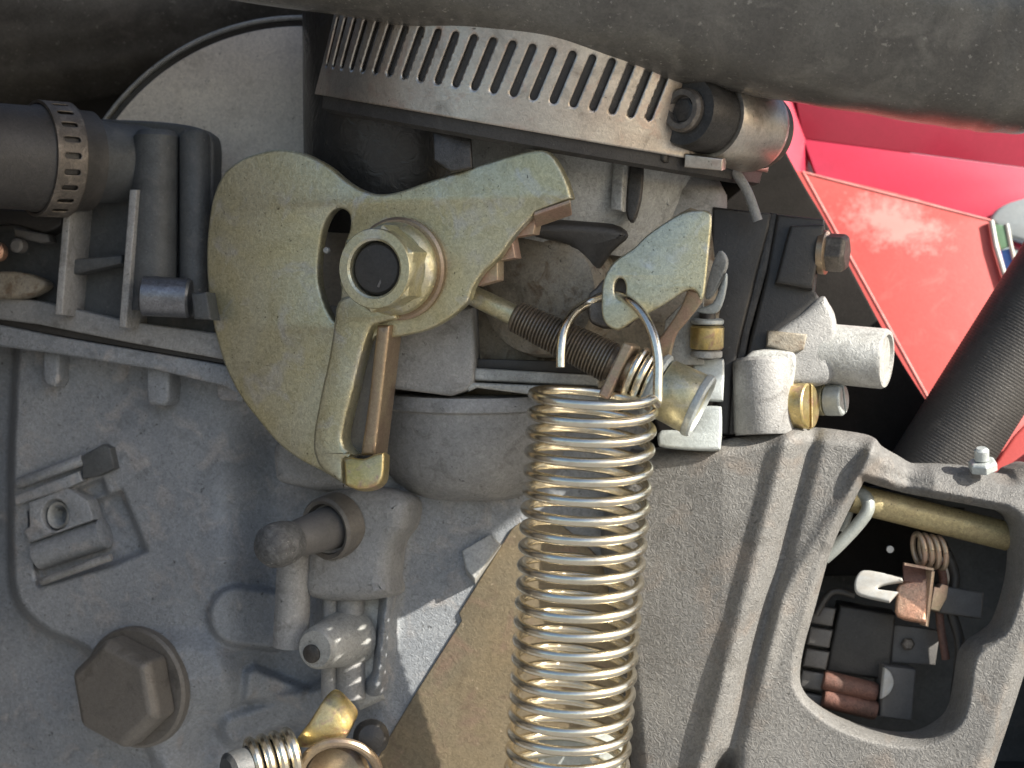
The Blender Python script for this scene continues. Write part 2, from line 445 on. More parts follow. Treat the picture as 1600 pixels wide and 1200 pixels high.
# ------------------------------------------------------------------ left casing
casing = thing('crankcase', 'grey cast crankcase filling the lower left under the cam lever', 'crankcase', at(300, 1230, -330))
clip_rec = [(28, 745), (150, 690), (172, 700), (180, 738), (192, 768), (228, 860), (175, 880), (70, 915), (52, 860), (20, 790)]
def casing_d(X, Y):
    d = -330 + 0.25 * X
    low = sd_poly(X, Y, smooth([(-200, 300), (22, 300), (22, 600), (18, 700), (17, 880), (30, 945), (75, 988), (135, 1015), (200, 1090), (240, 1190), (300, 1300), (-200, 1300)], 3))
    d -= 55 * ss(7, -7, low)
    d -= 75 * ss(335, 445, X) * ss(610, 700, Y)
    fl = ss(520, 600, X); d = d * (1 - fl) + (-175 + 0.02 * (X - 700)) * fl
    d -= 70 * ss(250, 330, X) * ss(1060, 1150, Y) * ss(520, 440, X)
    # boss over the bolt
    d += 26 * ss(26, -22, sd_line(X, Y, [(225, 1088), (292, 1076)]) - 76)
    d += 26 * ss(6, -6, sd_line(X, Y, [(372, 962), (420, 968)]) - 46)
    d += 34 * ss(8, -8, sd_poly(X, Y, [(385, 1050), (398, 1042), (480, 1075), (470, 1092), (382, 1095)]))
    d += 40 * ss(10, -14, sd_line(X, Y, [(370, 1140), (560, 1072)]) - 26)
    # long webs in the lit corner
    d += 55 * np.exp(-((X - (618 - 0.12 * (Y - 830)) - 0) / 13.0) ** 2) * ss(750, 790, Y) * ss(1110, 1060, Y)
    d += 30 * np.exp(-((X - (505)) / 9.0) ** 2) * ss(860, 880, Y) * ss(1010, 980, Y)
    # shallow pocket under the clip
    rec = sd_poly(X, Y, clip_rec)
    d -= 30 * ss(5, -5, sd_poly(X, Y, [(118, 792), (190, 768), (228, 860), (175, 882), (60, 915), (46, 800)]))
    d -= 22 * ss(4, -4, sd_poly(X, Y, [(105, 772), (160, 748), (168, 772), (112, 790)]))
    # waviness and pits of the casting
    d += (2.2 * np.sin(X / 37.0 + 1.3 * np.sin(Y / 51.0)) + 1.6 * np.sin(Y / 29.0 + X / 90.0)) * (1 - fl)
    return d
relief(-80, 1010, 478, 1240, 3.0, casing_d).build('case_wall', M['casing'], casing, weld=False, angle=70)
# ledges along its top
def ledge(pts, off, th, name, mt, bev=4): MB().plate(CP.off(off), pts, th, bevel=bev).build(name, mt, casing)
ledge([(-40, 458), (60, 470), (200, 502), (348, 522), (372, 552), (372, 566), (200, 535), (60, 507), (-40, 494)], 66, 90, 'ledge', M['alu'])
ledge([(-40, 488), (100, 514), (372, 562), (372, 572), (100, 526), (-40, 500)], 52, 70, 'gasket', M['black'], 1)
ledge([(-40, 500), (100, 528), (372, 574), (390, 592), (390, 628), (352, 604), (240, 577), (90, 553), (-40, 536)], 60, 80, 'ledge', M['casing'])
for (x0, y0, x1, y1) in ((66, 540, 92, 604), (228, 566, 264, 634), (338, 590, 384, 628)):
    MB().plate(CP.off(36), [(x0, y0), (x1, y0 + 4), (x1 - 1, y1 - 8), (x1 - 8, y1), (x0 + 6, y1 - 2), (x0, y1 - 9)], 60, bevel=6).build('rib', M['casing'], casing)
# clip with its bars and tapped hole
def bar(x0, y0, x1, y1, r, off, name, mt, sq=1.0):
    a = CP.off(off).hit(x0, y0); b = CP.off(off).hit(x1, y1)
    L_ = (b - a).length
    MB().lathe(a, b - a, [(0, r * .8), (3, r), (L_ - 3, r), (L_, r * .8)], 20).build(name, mt, casing)
bar(28, 756, 130, 718, 10, 8, 'clip_bar', M['casing'])
MB().plate(CP.off(13), [(128, 712), (160, 694), (172, 700), (179, 732), (150, 745), (128, 748)], 30, bevel=3).build('clip_end', M['dark'], casing)
MB().plate(CP.off(16), [(21, 775), (122, 737), (128, 752), (104, 763), (24, 790)], 26, bevel=3).build('clip_bar', M['casing'], casing)
block = MB().plate(CP.off(12), [(44, 785), (104, 762), (136, 782), (146, 812), (62, 842), (46, 848), (36, 830), (46, 822)], 40,
           holes=[[(86 + 21 * math.cos(a), 805 + 25 * math.sin(a)) for a in np.linspace(0, 2 * math.pi, 24, endpoint=False)]], bevel=3).build('clip_block', M['casing'], casing)
pr = []
for k in range(13): pr += [(-6 - 5 * k, 23), (-8.5 - 5 * k, 19)]
MB().lathe(CP.off(12).hit(86, 805) , CPN + Vector((-0.28, 0, 0.1)), pr + [(-74, 18), (-76, .5)], 28, caps=False).build('tapped_hole', M['alu_light'], block)
bar(58, 868, 166, 832, 27, -16, 'clip_roll', M['casing'])
bar(64, 909, 174, 870, 7, 8, 'clip_bar', M['alu'])
# boss behind the big bolt, and the lump under the cam
P0 = at(176, 1086, -205)
MB().lathe(P0 - NX * 330, NX, [(0, 120), (190, 106), (246, 100), (252, 94)], 48).build('bolt_boss', M['casing'], casing, bevel=4)
MB().plate(Plane(at(470, 730, -165), (-0.3, -1, 0.15)), smooth([(428, 690), (470, 680), (530, 700), (545, 760), (520, 768), (470, 760), (434, 752), (426, 735)], 4), 80, bevel=16).build('lump', M['alu'], casing)

# hex bolt
t = thing('hex_bolt', 'big brown hex head bolt screwed into the grey crankcase, lower left', 'bolt', P0 - NX * 78)
MB().lathe(P0 - NX * 80, NX, [(0, 100), (5, 104), (19, 104), (24, 99)], 48).build('washer', M['bolt'], t)
hx = MB().lathe(P0 - NX * 56, NX, [(0, 94), (46, 94), (60, 82)], 6, rot=R(40))
hx.build('bolt_head', M['bolt'], t, bevel=7, seg=3, angle=25)

# ------------------------------------------------------------------ drain nipple, its tower
t = thing('drain_tower', 'grey ribbed drain boss under the float bowl with a dark tapped hole at its foot', 'drain boss', at(500, 1100, -140))
TP = Plane(at(520, 900, -110), (-0.25, -1, 0.05))
MB().plate(TP.off(6), smooth([(490, 776), (545, 762), (605, 766), (634, 784), (630, 822), (612, 850), (604, 900), (598, 935), (480, 935), (472, 870), (468, 812)], 4), 110, bevel=26).build('boss', M['alu'], t)
m = MB()
for (x0, r) in ((460, 27), (517, 13), (548, 22)):
    dz = -128 if x0 < 500 else -148
    a = at(x0, 848, dz); b = at(x0 - 3 + (x0 - 500) * .06, 1090 if x0 > 500 else 1010, dz - 10)
    m.lathe(a, b - a, [(0, r * .6), (6, r), ((b - a).length, r * 1.12)], 24)
m.build('tower_rib', M['alu'], t)
a = at(492, 1014, -62)
sb = MB().lathe(a - NX * 110, NX, [(0, 50), (70, 38), (104, 34), (110, 29)], 36, caps=True).build('screw_boss', M['alu_light'], t)
MB().lathe(a - NX * 1 + Vector((-6, 0, -8)), NX, [(-20, 15), (1.5, 15), (3, 12), (3.4, .5)], 24).build('screw_hole', M['oxide'], sb)
MB().plate(Plane(at(570, 1000, -160), (-0.1, -1, 0.02)), [(536, 925), (604, 920), (610, 1000), (598, 1095), (560, 1112), (528, 1060)], 60, bevel=16).build('foot', M['alu_light'], t)

t = thing('drain_nipple', 'dark rubber capped drain nipple sticking out left of the grey boss', 'nipple', at(505, 826, -90))
ax = (at(430, 853, 0) - at(512, 826, -100))
L_ = ax.length
MB().lathe(at(512, 826, -100), ax, [(-30, 54), (4, 52), (9, 48), (6, 42), (-22, 38)], 36, caps=False).build('collar', M['bolt'], t)
MB().lathe(at(512, 826, -100), ax, [(-10, 36), (L_ * .55, 30), (L_ * .7, 26)], 32).build('stem', M['slate'], t)
b = at(432, 852, 0); m = MB()
prof = [(-42, 22), (-36, 31), (-20, 35), (0, 36), (14, 33), (26, 24), (31, 10)]
m.lathe(b, ax, prof, 32).build('cap', M['cap'], t)

# ------------------------------------------------------------------ right housing with its window
win = smooth([(1350, 752, 1), (1412, 770), (1500, 786), (1570, 800, 1), (1590, 822), (1590, 900), (1570, 972), (1550, 994), (1528, 1009), (1513, 1031), (1506, 1075),
              (1497, 1116), (1475, 1140), (1437, 1156), (1381, 1151), (1325, 1133), (1284, 1109), (1257, 1081), (1250, 1056), (1256, 1012), (1275, 944),
              (1296, 868), (1318, 815)], 5)
hout = smooth([(990, 702, 1), (1020, 703), (1120, 690), (1222, 671), (1272, 668), (1340, 676), (1366, 684), (1378, 697), (1402, 711), (1430, 725), (1475, 726), (1515, 729), (1553, 738), (1574, 741), (1586, 732),
               (1620, 728), (1640, 800), (1632, 960), (1604, 1043), (1576, 1130), (1548, 1215), (1540, 1260, 1), (992, 1260, 1), (968, 1000), (940, 860), (958, 760)], 5)
def housing_d(X, Y):
    d = -60 + 0.05 * (X - 1000) - 0.06 * (Y - 700) - 0.16 * np.clip(1130 - X, 0, 400)
    # cheek left of the window falls away; rounded top
    top = sd_poly(X, Y, hout); d -= 34 * np.clip(1 + top / 26.0, 0, 1) ** 2
    cx = 1219 - (Y - 709) * 0.262
    d += 13 * ss(26, -8, np.abs(X - cx - 4) - 6) - 10 * ss(0, 60, X - cx) - 18 * np.exp(-((X - cx - 44) / 13.0) ** 2)
    c2 = 1330 - (Y - 760) * 0.62
    d += 9 * np.exp(-((X - np.maximum(c2, cx + 62)) / 14.0) ** 2) * ss(1110, 1010, Y)
    d -= 60 * ss(1165, 1210, Y) * np.exp(-((X - cx - 40) / 16.0) ** 2)
    w = sd_poly(X, Y, win)
    d -= 26 * np.clip(1 - w / 13.0, 0, 1) ** 1.3
    d -= 30 * ss(1386, 1420, X) * ss(800, 740, Y)
    # neck between arm and cheek
    d += 12 * np.exp(-(sd_line(X, Y, [(1368, 690), (1330, 790), (1300, 850)]) / 12.0) ** 2)
    d -= 16 * np.clip(1 - sd_line(X, Y, [(1400, 740), (1420, 752)]) / 40.0, 0, 1)
    d += 0.9 * np.sin(X / 31.0 + 1.1 * np.sin(Y / 43.0)) + 0.7 * np.sin(Y / 23.0 + X / 70.0)
    return d
housing = thing('shroud_housing', 'rough grey cast housing with a large rounded window at lower right', 'housing', at(1250, 1240, -90))
relief(790, 1650, 650, 1262, 3.0, housing_d, cut=lambda X, Y: np.maximum(sd_poly(X, Y, hout), -sd_poly(X, Y, win)), wall=70).build('cast_wall', M['housing'], housing, weld=False, angle=60)
t = thing('terminal_screw', 'small pale screw on top of the housing arm beside the red sliver', 'screw', at(1530, 732, -70))
MB().lathe(at(1536, 734, -78), (-0.15, -0.35, 0.9), [(0, 24), (13, 24), (16, 20)], 6).build('nut', M['zinc_white'], t, bevel=2)
MB().lathe(at(1534, 718, -74), (-0.1, -0.3, 0.9), [(0, 12), (16, 12), (20, 8)], 16).build('stud', M['zinc_white'], t)

# inside the window
t = thing('coil_chamber', 'dark chamber of the cast housing seen through its window', 'chamber', at(1420, 1180, -420))
for c, ax, az, ay in (((1430, 960, -470), 300, 330, 30), ((1690, 960, -290), 20, 330, 165), ((1190, 960, -290), 20, 330, 165), ((1440, 772, -310), 270, 13, 150), ((1430, 1236, -290), 300, 20, 165)):
    MB().box(at(*c), (ax, 0, 0), (0, ay, 0), (0, 0, az)).build('chamber_wall', M['dark'], t)
MB().plate(Plane(at(1340, 1000, -230), (-0.1, -1, 0)), [(1312, 945), (1400, 960), (1392, 1050), (1376, 1062), (1290, 1050), (1300, 1000)], 80, bevel=6).build('magnet_block', M['black'], t)
m = MB()
for k in range(5):
    y = 945 + k * 34
    MB().plate(Plane(at(1280, y, -215 - 2 * k), (-0.2, -1, 0.1)), [(1272 - 6 * k, y), (1306 - 5 * k, y + 6), (1300 - 5 * k, y + 34), (1266 - 6 * k, y + 28)], 60, bevel=5).build('lamination', M['slate'], t)
for (y, mt) in ((1062, 'brick'), (1090, 'brick')):
    a = at(1286, y, -215); b = at(1376, y + 22, -215)
    MB().lathe(a, b - a, [(0, 15), (4, 17), (86, 17), (92, 15)], 18).build('core_bar', M[mt], t)
MB().plate(Plane(at(1400, 1080, -200), (0.1, -1, 0)), [(1382, 1040), (1432, 1046), (1426, 1128), (1376, 1120)], 50, bevel=4).build('pole_piece', M['slate'], t)
MB().plate(Plane(at(1388, 1068, -188), (0.2, -1, 0.1)), smooth([(1378, 1092, 1), (1383, 1043, 1), (1393, 1052), (1397, 1068), (1390, 1084)], 4), 12, bevel=2).build('white_button', M['white'], t)
MB().plate(Plane(at(1505, 940, -190), (0, -1, 0.1)), [(1470, 914), (1538, 926), (1536, 968), (1468, 958)], 60, bevel=5).build('connector', M['slate'], t)
MB().plate(Plane(at(1470, 860, -230), (0, -1, 0.1)), smooth([(1476, 840), (1492, 870), (1492, 905), (1480, 915), (1462, 905), (1462, 850)], 3), 50, bevel=10).build('boot', M['void'], t)
MB().lathe(at(1390, 858, -170), (0, -1, 0), [(0, 6), (5, 6)], 12).build('stud', M['white'], t)

for w_pts, w_r, w_m in (([(1478, 862), (1492, 900), (1486, 950), (1500, 1010), (1492, 1090)], 9, 'black'), ([(1462, 868), (1474, 905), (1468, 960), (1478, 1030)], 7, 'brick'), ([(1275, 960), (1300, 925), (1335, 930)], 6, 'black')):
    MB().tube(smooth3([at(px, py, -205) for px, py in w_pts], 6), w_r, 12).build('wire', M[w_m], t)
MB().plate(Plane(at(1440, 1010, -240), (0.05, -1, 0.05)), [(1396, 975), (1470, 985), (1462, 1040), (1392, 1036)], 30, bevel=4).build('terminal_block', M['slate'], t)
MB().lathe(at(1418, 1006, -236), (0, -1, 0.1), [(0, 11), (8, 11), (10, 8)], 6).build('terminal_nut', M['clamp_dull'], t)
a = at(1330, 777, -130); b = at(1575, 838, -150)
m = MB().lathe(a, b - a, [(0, 24), ((b - a).length, 24)], 28)
tag(m.build('cross_tube', M['olive']), 'olive zinc tube lying across the top of the housing window', 'tube')
pth = smooth3([at(1288, 872, -118), at(1310, 852, -112), at(1340, 820, -106), at(1356, 796, -104), at(1353, 778, -110), at(1338, 771, -120), at(1326, 792, -135), at(1314, 826, -150)], 8)
tag(MB().tube(pth, 11, 14).build('wire_loop', M['grey_tube']), 'grey green bent wire loop at the upper left corner of the window', 'wire loop')

t = thing('contact_set', 'copper and steel contact clip with a white tab inside the housing window', 'contact', at(1430, 985, -150))
MB().plate(Plane(at(1425, 935, -140), (-0.2, -1, 0.25)), smooth([(1405, 912), (1440, 904), (1451, 908), (1448, 968), (1440, 972), (1402, 962), (1400, 935)], 3), 26, bevel=6).build('copper_pad', M['copper'], t)
MB().plate(Plane(at(1432, 897, -150), (-0.1, -1, 0.5)), [(1411, 880), (1459, 890), (1458, 912), (1412, 908)], 10, bevel=1).build('plate', M['brick'], t)
MB().box(at(1435, 885, -136), (24, 0, -4.5), (0, 6, 0), (0, 0, 2)).build('plate_edge', M['pink'], t)
MB().plate(Plane(at(1450, 940, -130), (0.3, -1, 0)), [(1456, 892), (1461, 893), (1451, 980), (1446, 978)], 20, bevel=1).build('blade', M['pink'], t)
MB().plate(Plane(at(1372, 915, -140), (-0.2, -1, 0.35)), smooth([(1338, 900), (1350, 890), (1378, 894), (1410, 902, 1), (1411, 908, 1), (1385, 912), (1372, 917), (1372, 920, 1), (1404, 924, 1), (1390, 940, 1), (1345, 930), (1335, 918)], 3), 16, bevel=4).build('white_tab', M['white'], t)
MB().plate(Plane(at(1468, 935, -140), (0.3, -1, 0.1)), [(1460, 916), (1468, 918), (1472, 912), (1483, 915), (1480, 935), (1468, 956), (1454, 952)], 18, bevel=2).build('side_clip', M['pink'], t)
m = MB()
for k in range(4):
    cx = 1436 + k * 11; pts = []
    for q in range(25):
        th = 2 * math.pi * q / 24
        pts.append(at(cx + 9 * math.cos(th) + 5 * math.sin(th) * 0.3 - 5 * math.sin(th), 858 - 24 * math.sin(th) + 2 * k, -150 + 16 * math.cos(th)))
    m.tube(pts, 4.6, 10)
m.build('coil_turn', M['pink'], t)

# ------------------------------------------------------------------ brown plate behind the spring
PP = Plane(at(700, 1000, -170), (-0.02, -1, 0.0))
o = MB().plate(PP, [(800, 826), (812, 817), (868, 813), (905, 842), (945, 880), (962, 960), (990, 1240), (560, 1240), (609, 1150), (647, 1087), (721, 970), (717, 958)], 12, bevel=2).build('spring_plate', M['plate'])
tag(o, 'brown zinc plated sheet bracket standing behind the lower coils of the spring', 'bracket')
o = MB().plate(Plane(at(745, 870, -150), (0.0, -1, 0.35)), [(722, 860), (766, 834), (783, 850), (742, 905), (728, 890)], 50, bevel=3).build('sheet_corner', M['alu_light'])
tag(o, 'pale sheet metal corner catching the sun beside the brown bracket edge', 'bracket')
o = MB().plate(Plane(at(920, 1180, -40), (-0.15, -1, 0.3)), [(842, 1150), (960, 1138), (976, 1150), (978, 1215), (840, 1215)], 14, bevel=3).build('anchor_plate', M['zinc_white'])
tag(o, 'pale zinc strip seen through the lowest coils of the spring', 'bracket')

# cable clamp at the bottom
t = thing('cable_clamp', 'gold zinc cable clamp with bright coil turns at the bottom edge', 'clamp', at(480, 1230, -60))
m = MB(); V = []; F = []
row = [((525, 1066), (566, 1110)), ((505, 1088), (560, 1122)), ((490, 1112), (552, 1140)), ((478, 1132), (545, 1152)), ((462, 1154), (538, 1160)), ((452, 1172), (524, 1170))]
dep = [-40, -22, -12, -10, -16, -30]
for (p, q), dd in zip(row, dep):
    V.append(at(*p, dd)); V.append(at((p[0] + q[0]) / 2, (p[1] + q[1]) / 2, dd + 12)); V.append(at(*q, dd + 4))
for i in range(len(row) - 1):
    for j in range(2): F.append((3 * i + j, 3 * i + j + 1, 3 * i + 4 + j, 3 * i + 3 + j))
m.add(V, F); m.build('clamp_strap', M['zinc_gold'], t, solid=9, sub=2)
ring = [at(530 + 62 * math.cos(a), 1212 - 52 * math.sin(a), -20 + 26 * math.sin(a)) for a in np.linspace(0, math.pi, 24)]
MB().tube(ring, 8, 10).build('clamp_ring', M['bronze'], t)
MB().lathe(at(530, 1216, -52), (-0.3, -1, 0.2), [(0, 54), (20, 54), (26, 46)], 32).build('clamp_core', M['bronze'], t)
m = MB()
for k in range(4):
    c = Vector(at(398 + 19 * k, 1196 - 5 * k, -20)); axd = (at(470, 1178, -40) - at(390, 1200, -10)).normalized(); x, y, _ = frame(axd)
    m.tube([c + x * 38 * math.cos(q) + y * 38 * math.sin(q) for q in np.linspace(0, 2 * math.pi, 33)], 8.5, 10)
m.build('coil_turn', M['steel'], t)
MB().lathe(at(382, 1200, -2), (-0.75, -0.6, -0.1), [(-90, 28), (10, 32), (26, 30), (32, 22)], 28).build('cable_end', M['dark'], t)
MB().plate(Plane(at(365, 1190, -30), (-0.5, -1, 0.2)), [(344, 1186), (372, 1170), (380, 1220), (336, 1220)], 20, bevel=4).build('cable_stop', M['zinc'], t)
m = MB().lathe(at(580, 1152, -28), (0.1, -1, 0.15), [(-30, 22), (-10, 29), (6, 28), (16, 20), (20, 6)], 20)
tag(m.build('rubber_plug', M['black']), 'small black rubber plug between gold clamp and brown bracket', 'plug')

# ------------------------------------------------------------------ carburettor body
carb = thing('carburettor', 'grey cast carburettor body between the hose clamp and the float bowl', 'carburettor', at(800, 830, -250))
na_ = Vector((0.19, -0.14, 0.97)).normalized()
pb = at(880, 345, -235)
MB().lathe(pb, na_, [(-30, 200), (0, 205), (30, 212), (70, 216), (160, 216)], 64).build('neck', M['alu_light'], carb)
for (x, y0, y1, w, mt) in ((966, 246, 330, 9, 'alu_light'), (1036, 258, 320, 12, 'alu_light'), (850, 262, 345, 8, 'alu')):
    MB().plate(Plane(at(x, 290, 0 if x < 1000 else -80), (-0.5, -1, 0)), [(x - w, y0), (x + w, y0 + 3), (x + w - 4, y1), (x - w - 4, y1 - 3)], 60, bevel=4).build('neck_rib', M[mt], carb)
MB().plate(Plane(at(996, 300, -8), (-0.1, -1, 0)), smooth([(984, 258, 1), (1006, 262, 1), (1002, 310), (990, 346), (978, 330)], 3), 30, bevel=4).build('groove_shade', M['oxide'], carb)  # dark plate standing in for the shade inside a neck groove
MB().lathe(at(1052, 345, -190), (0.1, -0.1, 1), [(0, 90), (50, 84), (78, 66), (92, 46)], 40).build('shoulder', M['alu'], carb)
MB().plate(Plane(at(850, 470, -120), (-0.1, -1, 0)), smooth([(690, 350), (800, 330), (960, 335), (1040, 330), (1110, 340), (1110, 620), (930, 622), (690, 612)], 2), 160, bevel=20).build('body', M['alu_tan'], carb)
MB().lathe(at(838, 458, -55) - NX * 90, NX, [(0, 108), (60, 104), (84, 98), (92, 84)], 48).build('throttle_boss', M['alu_tan'], carb)
MB().plate(Plane(at(900, 385, -22), (0.1, -1, -0.2)), smooth([(815, 350), (880, 345), (960, 352), (985, 370), (960, 395), (925, 440), (912, 420), (890, 385), (840, 372)], 3), 70, bevel=16).build('arch_shade', M['black'], carb)  # black plate puts the arched shade under the neck into colour
MB().plate(Plane(at(670, 560, -62), (-0.1, -1, 0)), [(596, 480), (738, 480), (742, 560), (740, 598), (730, 610), (704, 619), (596, 605)], 110, bevel=7).build('base_block', M['alu'], carb)
MB().plate(Plane(at(830, 590, -66), (0, -1, 0.1)), [(740, 574), (935, 586), (935, 603), (740, 594)], 60, bevel=4).build('base_flange', M['alu_light'], carb)
MB().plate(Plane(at(830, 610, -58), (0, -1, 0)), [(728, 597), (935, 606), (935, 630), (745, 606), (732, 612)], 70, bevel=4).build('base_flange', M['alu_light'], carb)
MB().plate(Plane(at(840, 570, -88), (0, -1, 0)), [(742, 560), (932, 566), (932, 586), (742, 575)], 30, bevel=2).build('gasket', M['black'], carb)
m = MB()
prof = [(0, 176), (-14, 182), (-22, 182), (-26, 174), (-90, 172), (-130, 162), (-160, 138), (-176, 108), (-182, 60)]
m.lathe(at(738, 606, -236), (0, -0.10, 1), prof, 72).build('float_bowl', M['alu'], carb, angle=50)

# rubber boot and oily black casting under the clamp
A_ = Vector((0.168, -0.139, 0.97)).normalized()
w_ = Vector((0, -1, 0)); w_ = (w_ - A_ * w_.dot(A_)).normalized()
CR = 395.0
C0 = at(838, 207, 120) - w_ * CR
o = MB().lathe(C0, A_, [(-26, 377), (-20, 385), (10, 388), (210, 388)], 96).build('intake_boot', M['rubber'])
tag(o, 'black rubber intake boot squeezed by the big slotted clamp', 'hose')
o = MB().lathe(at(640, 330, -265), A_ + Vector((-0.16, 0, 0)), [(-30, 174), (0, 178), (150, 180), (330, 180)], 64).build('air_horn', M['wet'])
tag(o, 'oily black casting below the left end of the slotted clamp', 'casting')
o = MB().plate(Plane(at(706, 232, 66), (-0.05, -1, 0.15)), [(676, 200), (736, 212), (738, 262), (704, 268), (678, 250)], 14, bevel=3).build('lug', M['oxide'])
tag(o, 'small wet metal lug on the oily casting right under the clamp band', 'lug')

# big slotted hose clamp
t = thing('hose_clamp', 'large steel worm drive hose clamp with slotted band across the top', 'hose clamp', C0)
slots = [(30.4 * k + 8, 46, 128, 6.2, 0.20) for k in range(-16, 6)]
band(C0, A_, CR, -600, 300, 0, 150, 3.0, slots).build('slotted_band', M['clamp'], t, weld=False, angle=50, solid=5)
band(C0, A_, CR + 0.5, 300, 560, 0, 150, 6.0, []).build('band_tail', M['clamp'], t, weld=False, angle=50, solid=5)
hd = at(1069, 172, 88)
sax = Vector((0.66, 0.74, -0.05)).normalized()
MB().lathe(hd + sax * 66, sax, [(0, 64), (8, 68), (110, 70), (122, 66), (128, 58)], 40).build('screw_housing', M['clamp'], t)
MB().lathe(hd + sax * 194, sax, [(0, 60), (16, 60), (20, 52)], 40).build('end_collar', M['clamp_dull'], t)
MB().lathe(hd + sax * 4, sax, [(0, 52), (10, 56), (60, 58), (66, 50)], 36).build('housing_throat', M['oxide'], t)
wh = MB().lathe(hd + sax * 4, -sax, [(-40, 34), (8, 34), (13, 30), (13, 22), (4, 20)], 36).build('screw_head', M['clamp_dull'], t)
MB().lathe(hd + sax * 2, -sax, [(-10, 20), (4, 20), (6, 16)], 6).build('hex_recess', M['oxide'], wh, bevel=1)
MB().plate(Plane(at(1098, 254, 56), (-0.3, -1, -0.2)), [(1070, 240), (1130, 248), (1127, 267), (1068, 262)], 40, bevel=3).build('saddle_tab', M['clamp'], t)
MB().plate(Plane(at(1030, 180, 60), (-0.45, -1, 0)), smooth([(1012, 122), (1040, 120), (1042, 240), (1030, 252), (1012, 240), (1004, 180)], 3), 30, bevel=8).build('saddle', M['oxide'], t)

# curved pale tube piece below the clamp screw
pth = smooth3([at(1136, 248, -60), at(1150, 270, -60), at(1168, 300, -60), at(1184, 345, -60)], 6)
tag(MB().tube(pth, 8, 14).build('vent_tube', M['alu']), 'thin pale curved tube coming down behind the clamp screw', 'tube')

# ------------------------------------------------------------------ upper pipe, disc, left hose and frame
pts = [(-300, -262, 40), (100, -205, 56), (500, -146, 70), (800, -94, 74), (1050, -44, 74), (1250, -6, 74), (1450, 30, 70), (1540, 37, 68), (1618, 42, 66)]
path = smooth3([at(*p) for p in pts], 12)
rad = [160 + 4 * math.sin(i * .16) + 0.8 * math.sin(i * .9) for i in range(len(path))]
o = MB().tube(path, 168, 72, radii=rad).build('air_duct', M['pipe'], weld=False)
tag(o, 'thick dusty black air duct crossing the whole top of the picture', 'duct')
path = smooth3([at(-260, 20, -640), at(60, -20, -650), at(330, -50, -650), at(620, -100, -650)], 12)
rad = [232 - 26 * math.exp(-((i - 22) / 5.0) ** 2) for i in range(len(path))]
o = MB().tube(path, 200, 64, radii=rad).build('air_cleaner', M['pipe'], weld=False)
tag(o, 'dark rounded air cleaner body at the upper left behind the pale disc', 'air cleaner')

dp = at(470, 400, -350)
t = thing('cover_disc', 'pale beige round cover disc with a dark grooved rim behind the cam', 'cover', dp + Vector((0, 0, -400)))
DN = Vector((0.0, -1, 0.0))
k = (D + 350) / D
MB().lathe(dp, DN, [(-30, 355 * k), (0, 359 * k), (6, 357 * k)], 128).build('disc_face', M['disc'], t)
MB().lathe(dp, DN, [(-34, 368 * k), (-4, 368 * k)], 128).build('groove', M['black'], t)
m = MB(); m.lathe(dp, DN, [(-36, 376 * k), (2, 376 * k), (5, 374 * k), (5, 371 * k), (2, 369 * k), (-36, 369 * k)], 128, caps=False)
m.build('rim', M['alu_light'], t)

# left hose with its small clamp
ha = Vector((0.80, 0.60, 0.02)).normalized()
hc = at(84, 249, -150)
t = thing('coolant_hose', 'fat dark rubber hose end entering from the left edge', 'hose', hc - ha * 300)
MB().lathe(hc, ha, [(-420, 84), (-40, 85), (-34, 88), (30, 88), (36, 84), (60, 83)], 56).build('hose_wall', M['rubber'], t)
MB().lathe(hc, ha, [(50, 70), (130, 66), (170, 66)], 40).build('pipe_stub', M['dark'], t)
t = thing('small_hose_clamp', 'dull narrow slotted clamp band round the dark hose at the left', 'hose clamp', hc)
sl2 = [(26.0 * k_ + 4, 10, 38, 4.6, 0.0) for k_ in range(-6, 7)]
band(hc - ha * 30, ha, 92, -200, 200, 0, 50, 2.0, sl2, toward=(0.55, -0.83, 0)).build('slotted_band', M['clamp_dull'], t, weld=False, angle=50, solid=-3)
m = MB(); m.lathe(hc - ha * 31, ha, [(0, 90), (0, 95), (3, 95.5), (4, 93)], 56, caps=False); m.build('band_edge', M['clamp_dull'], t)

# dark ribbed frame
FP = Plane(at(210, 380, -185), CPN)
fr = thing('manifold_frame', 'dark grey ribbed manifold frame left of the cam lever', 'manifold', at(210, 520, -220))
MB().plate(FP.off(-40), smooth([(-60, 330, 1), (60, 330), (140, 200), (165, 186, 1), (240, 189), (296, 196), (322, 206), (333, 226), (333, 300), (338, 560, 1), (-60, 520, 1)], 4), 40, bevel=6).build('back_web', M['dark'], fr)
a = at(245, 205, -190); b = at(238, 520, -190)
MB().lathe(a, b - a, [(0, 30), (10, 38), (300, 40)], 32).build('column', M['dark'], fr)
a = at(304, 205, -186); b = at(306, 530, -186)
MB().lathe(a, b - a, [(0, 20), (8, 25), (310, 26)], 28).build('column', M['dark'], fr)
for (x0, y0, x1, y1, w) in ((105, 322, 91, 492, 6), (208, 296, 191, 512, 6)):
    MB().plate(FP.off(36), [(x0 - w, y0), (x0 + w, y0), (x1 + w, y1), (x1 - w, y1)], 80, bevel=3).build('rib', M['alu'], fr)
MB().plate(FP.off(8), [(110, 405), (190, 398), (190, 412), (108, 430)], 40, bevel=5).build('cross_web', M['dark'], fr)
a = at(222, 462, -140); b = at(302, 466, -140)
MB().lathe(a, b - a, [(0, 30), (3, 33), (76, 33), (80, 30)], 36).build('roller', M['roller'], fr)
MB().plate(FP.off(60), [(298, 458), (322, 456), (330, 500), (302, 498)], 50, bevel=5).build('roller_stop', M['dark'], fr)
MB().plate(FP.off(-5), [(-50, 322), (100, 332), (96, 352), (70, 366), (20, 350), (-50, 352)], 40, bevel=5).build('lintel', M['black'], fr)
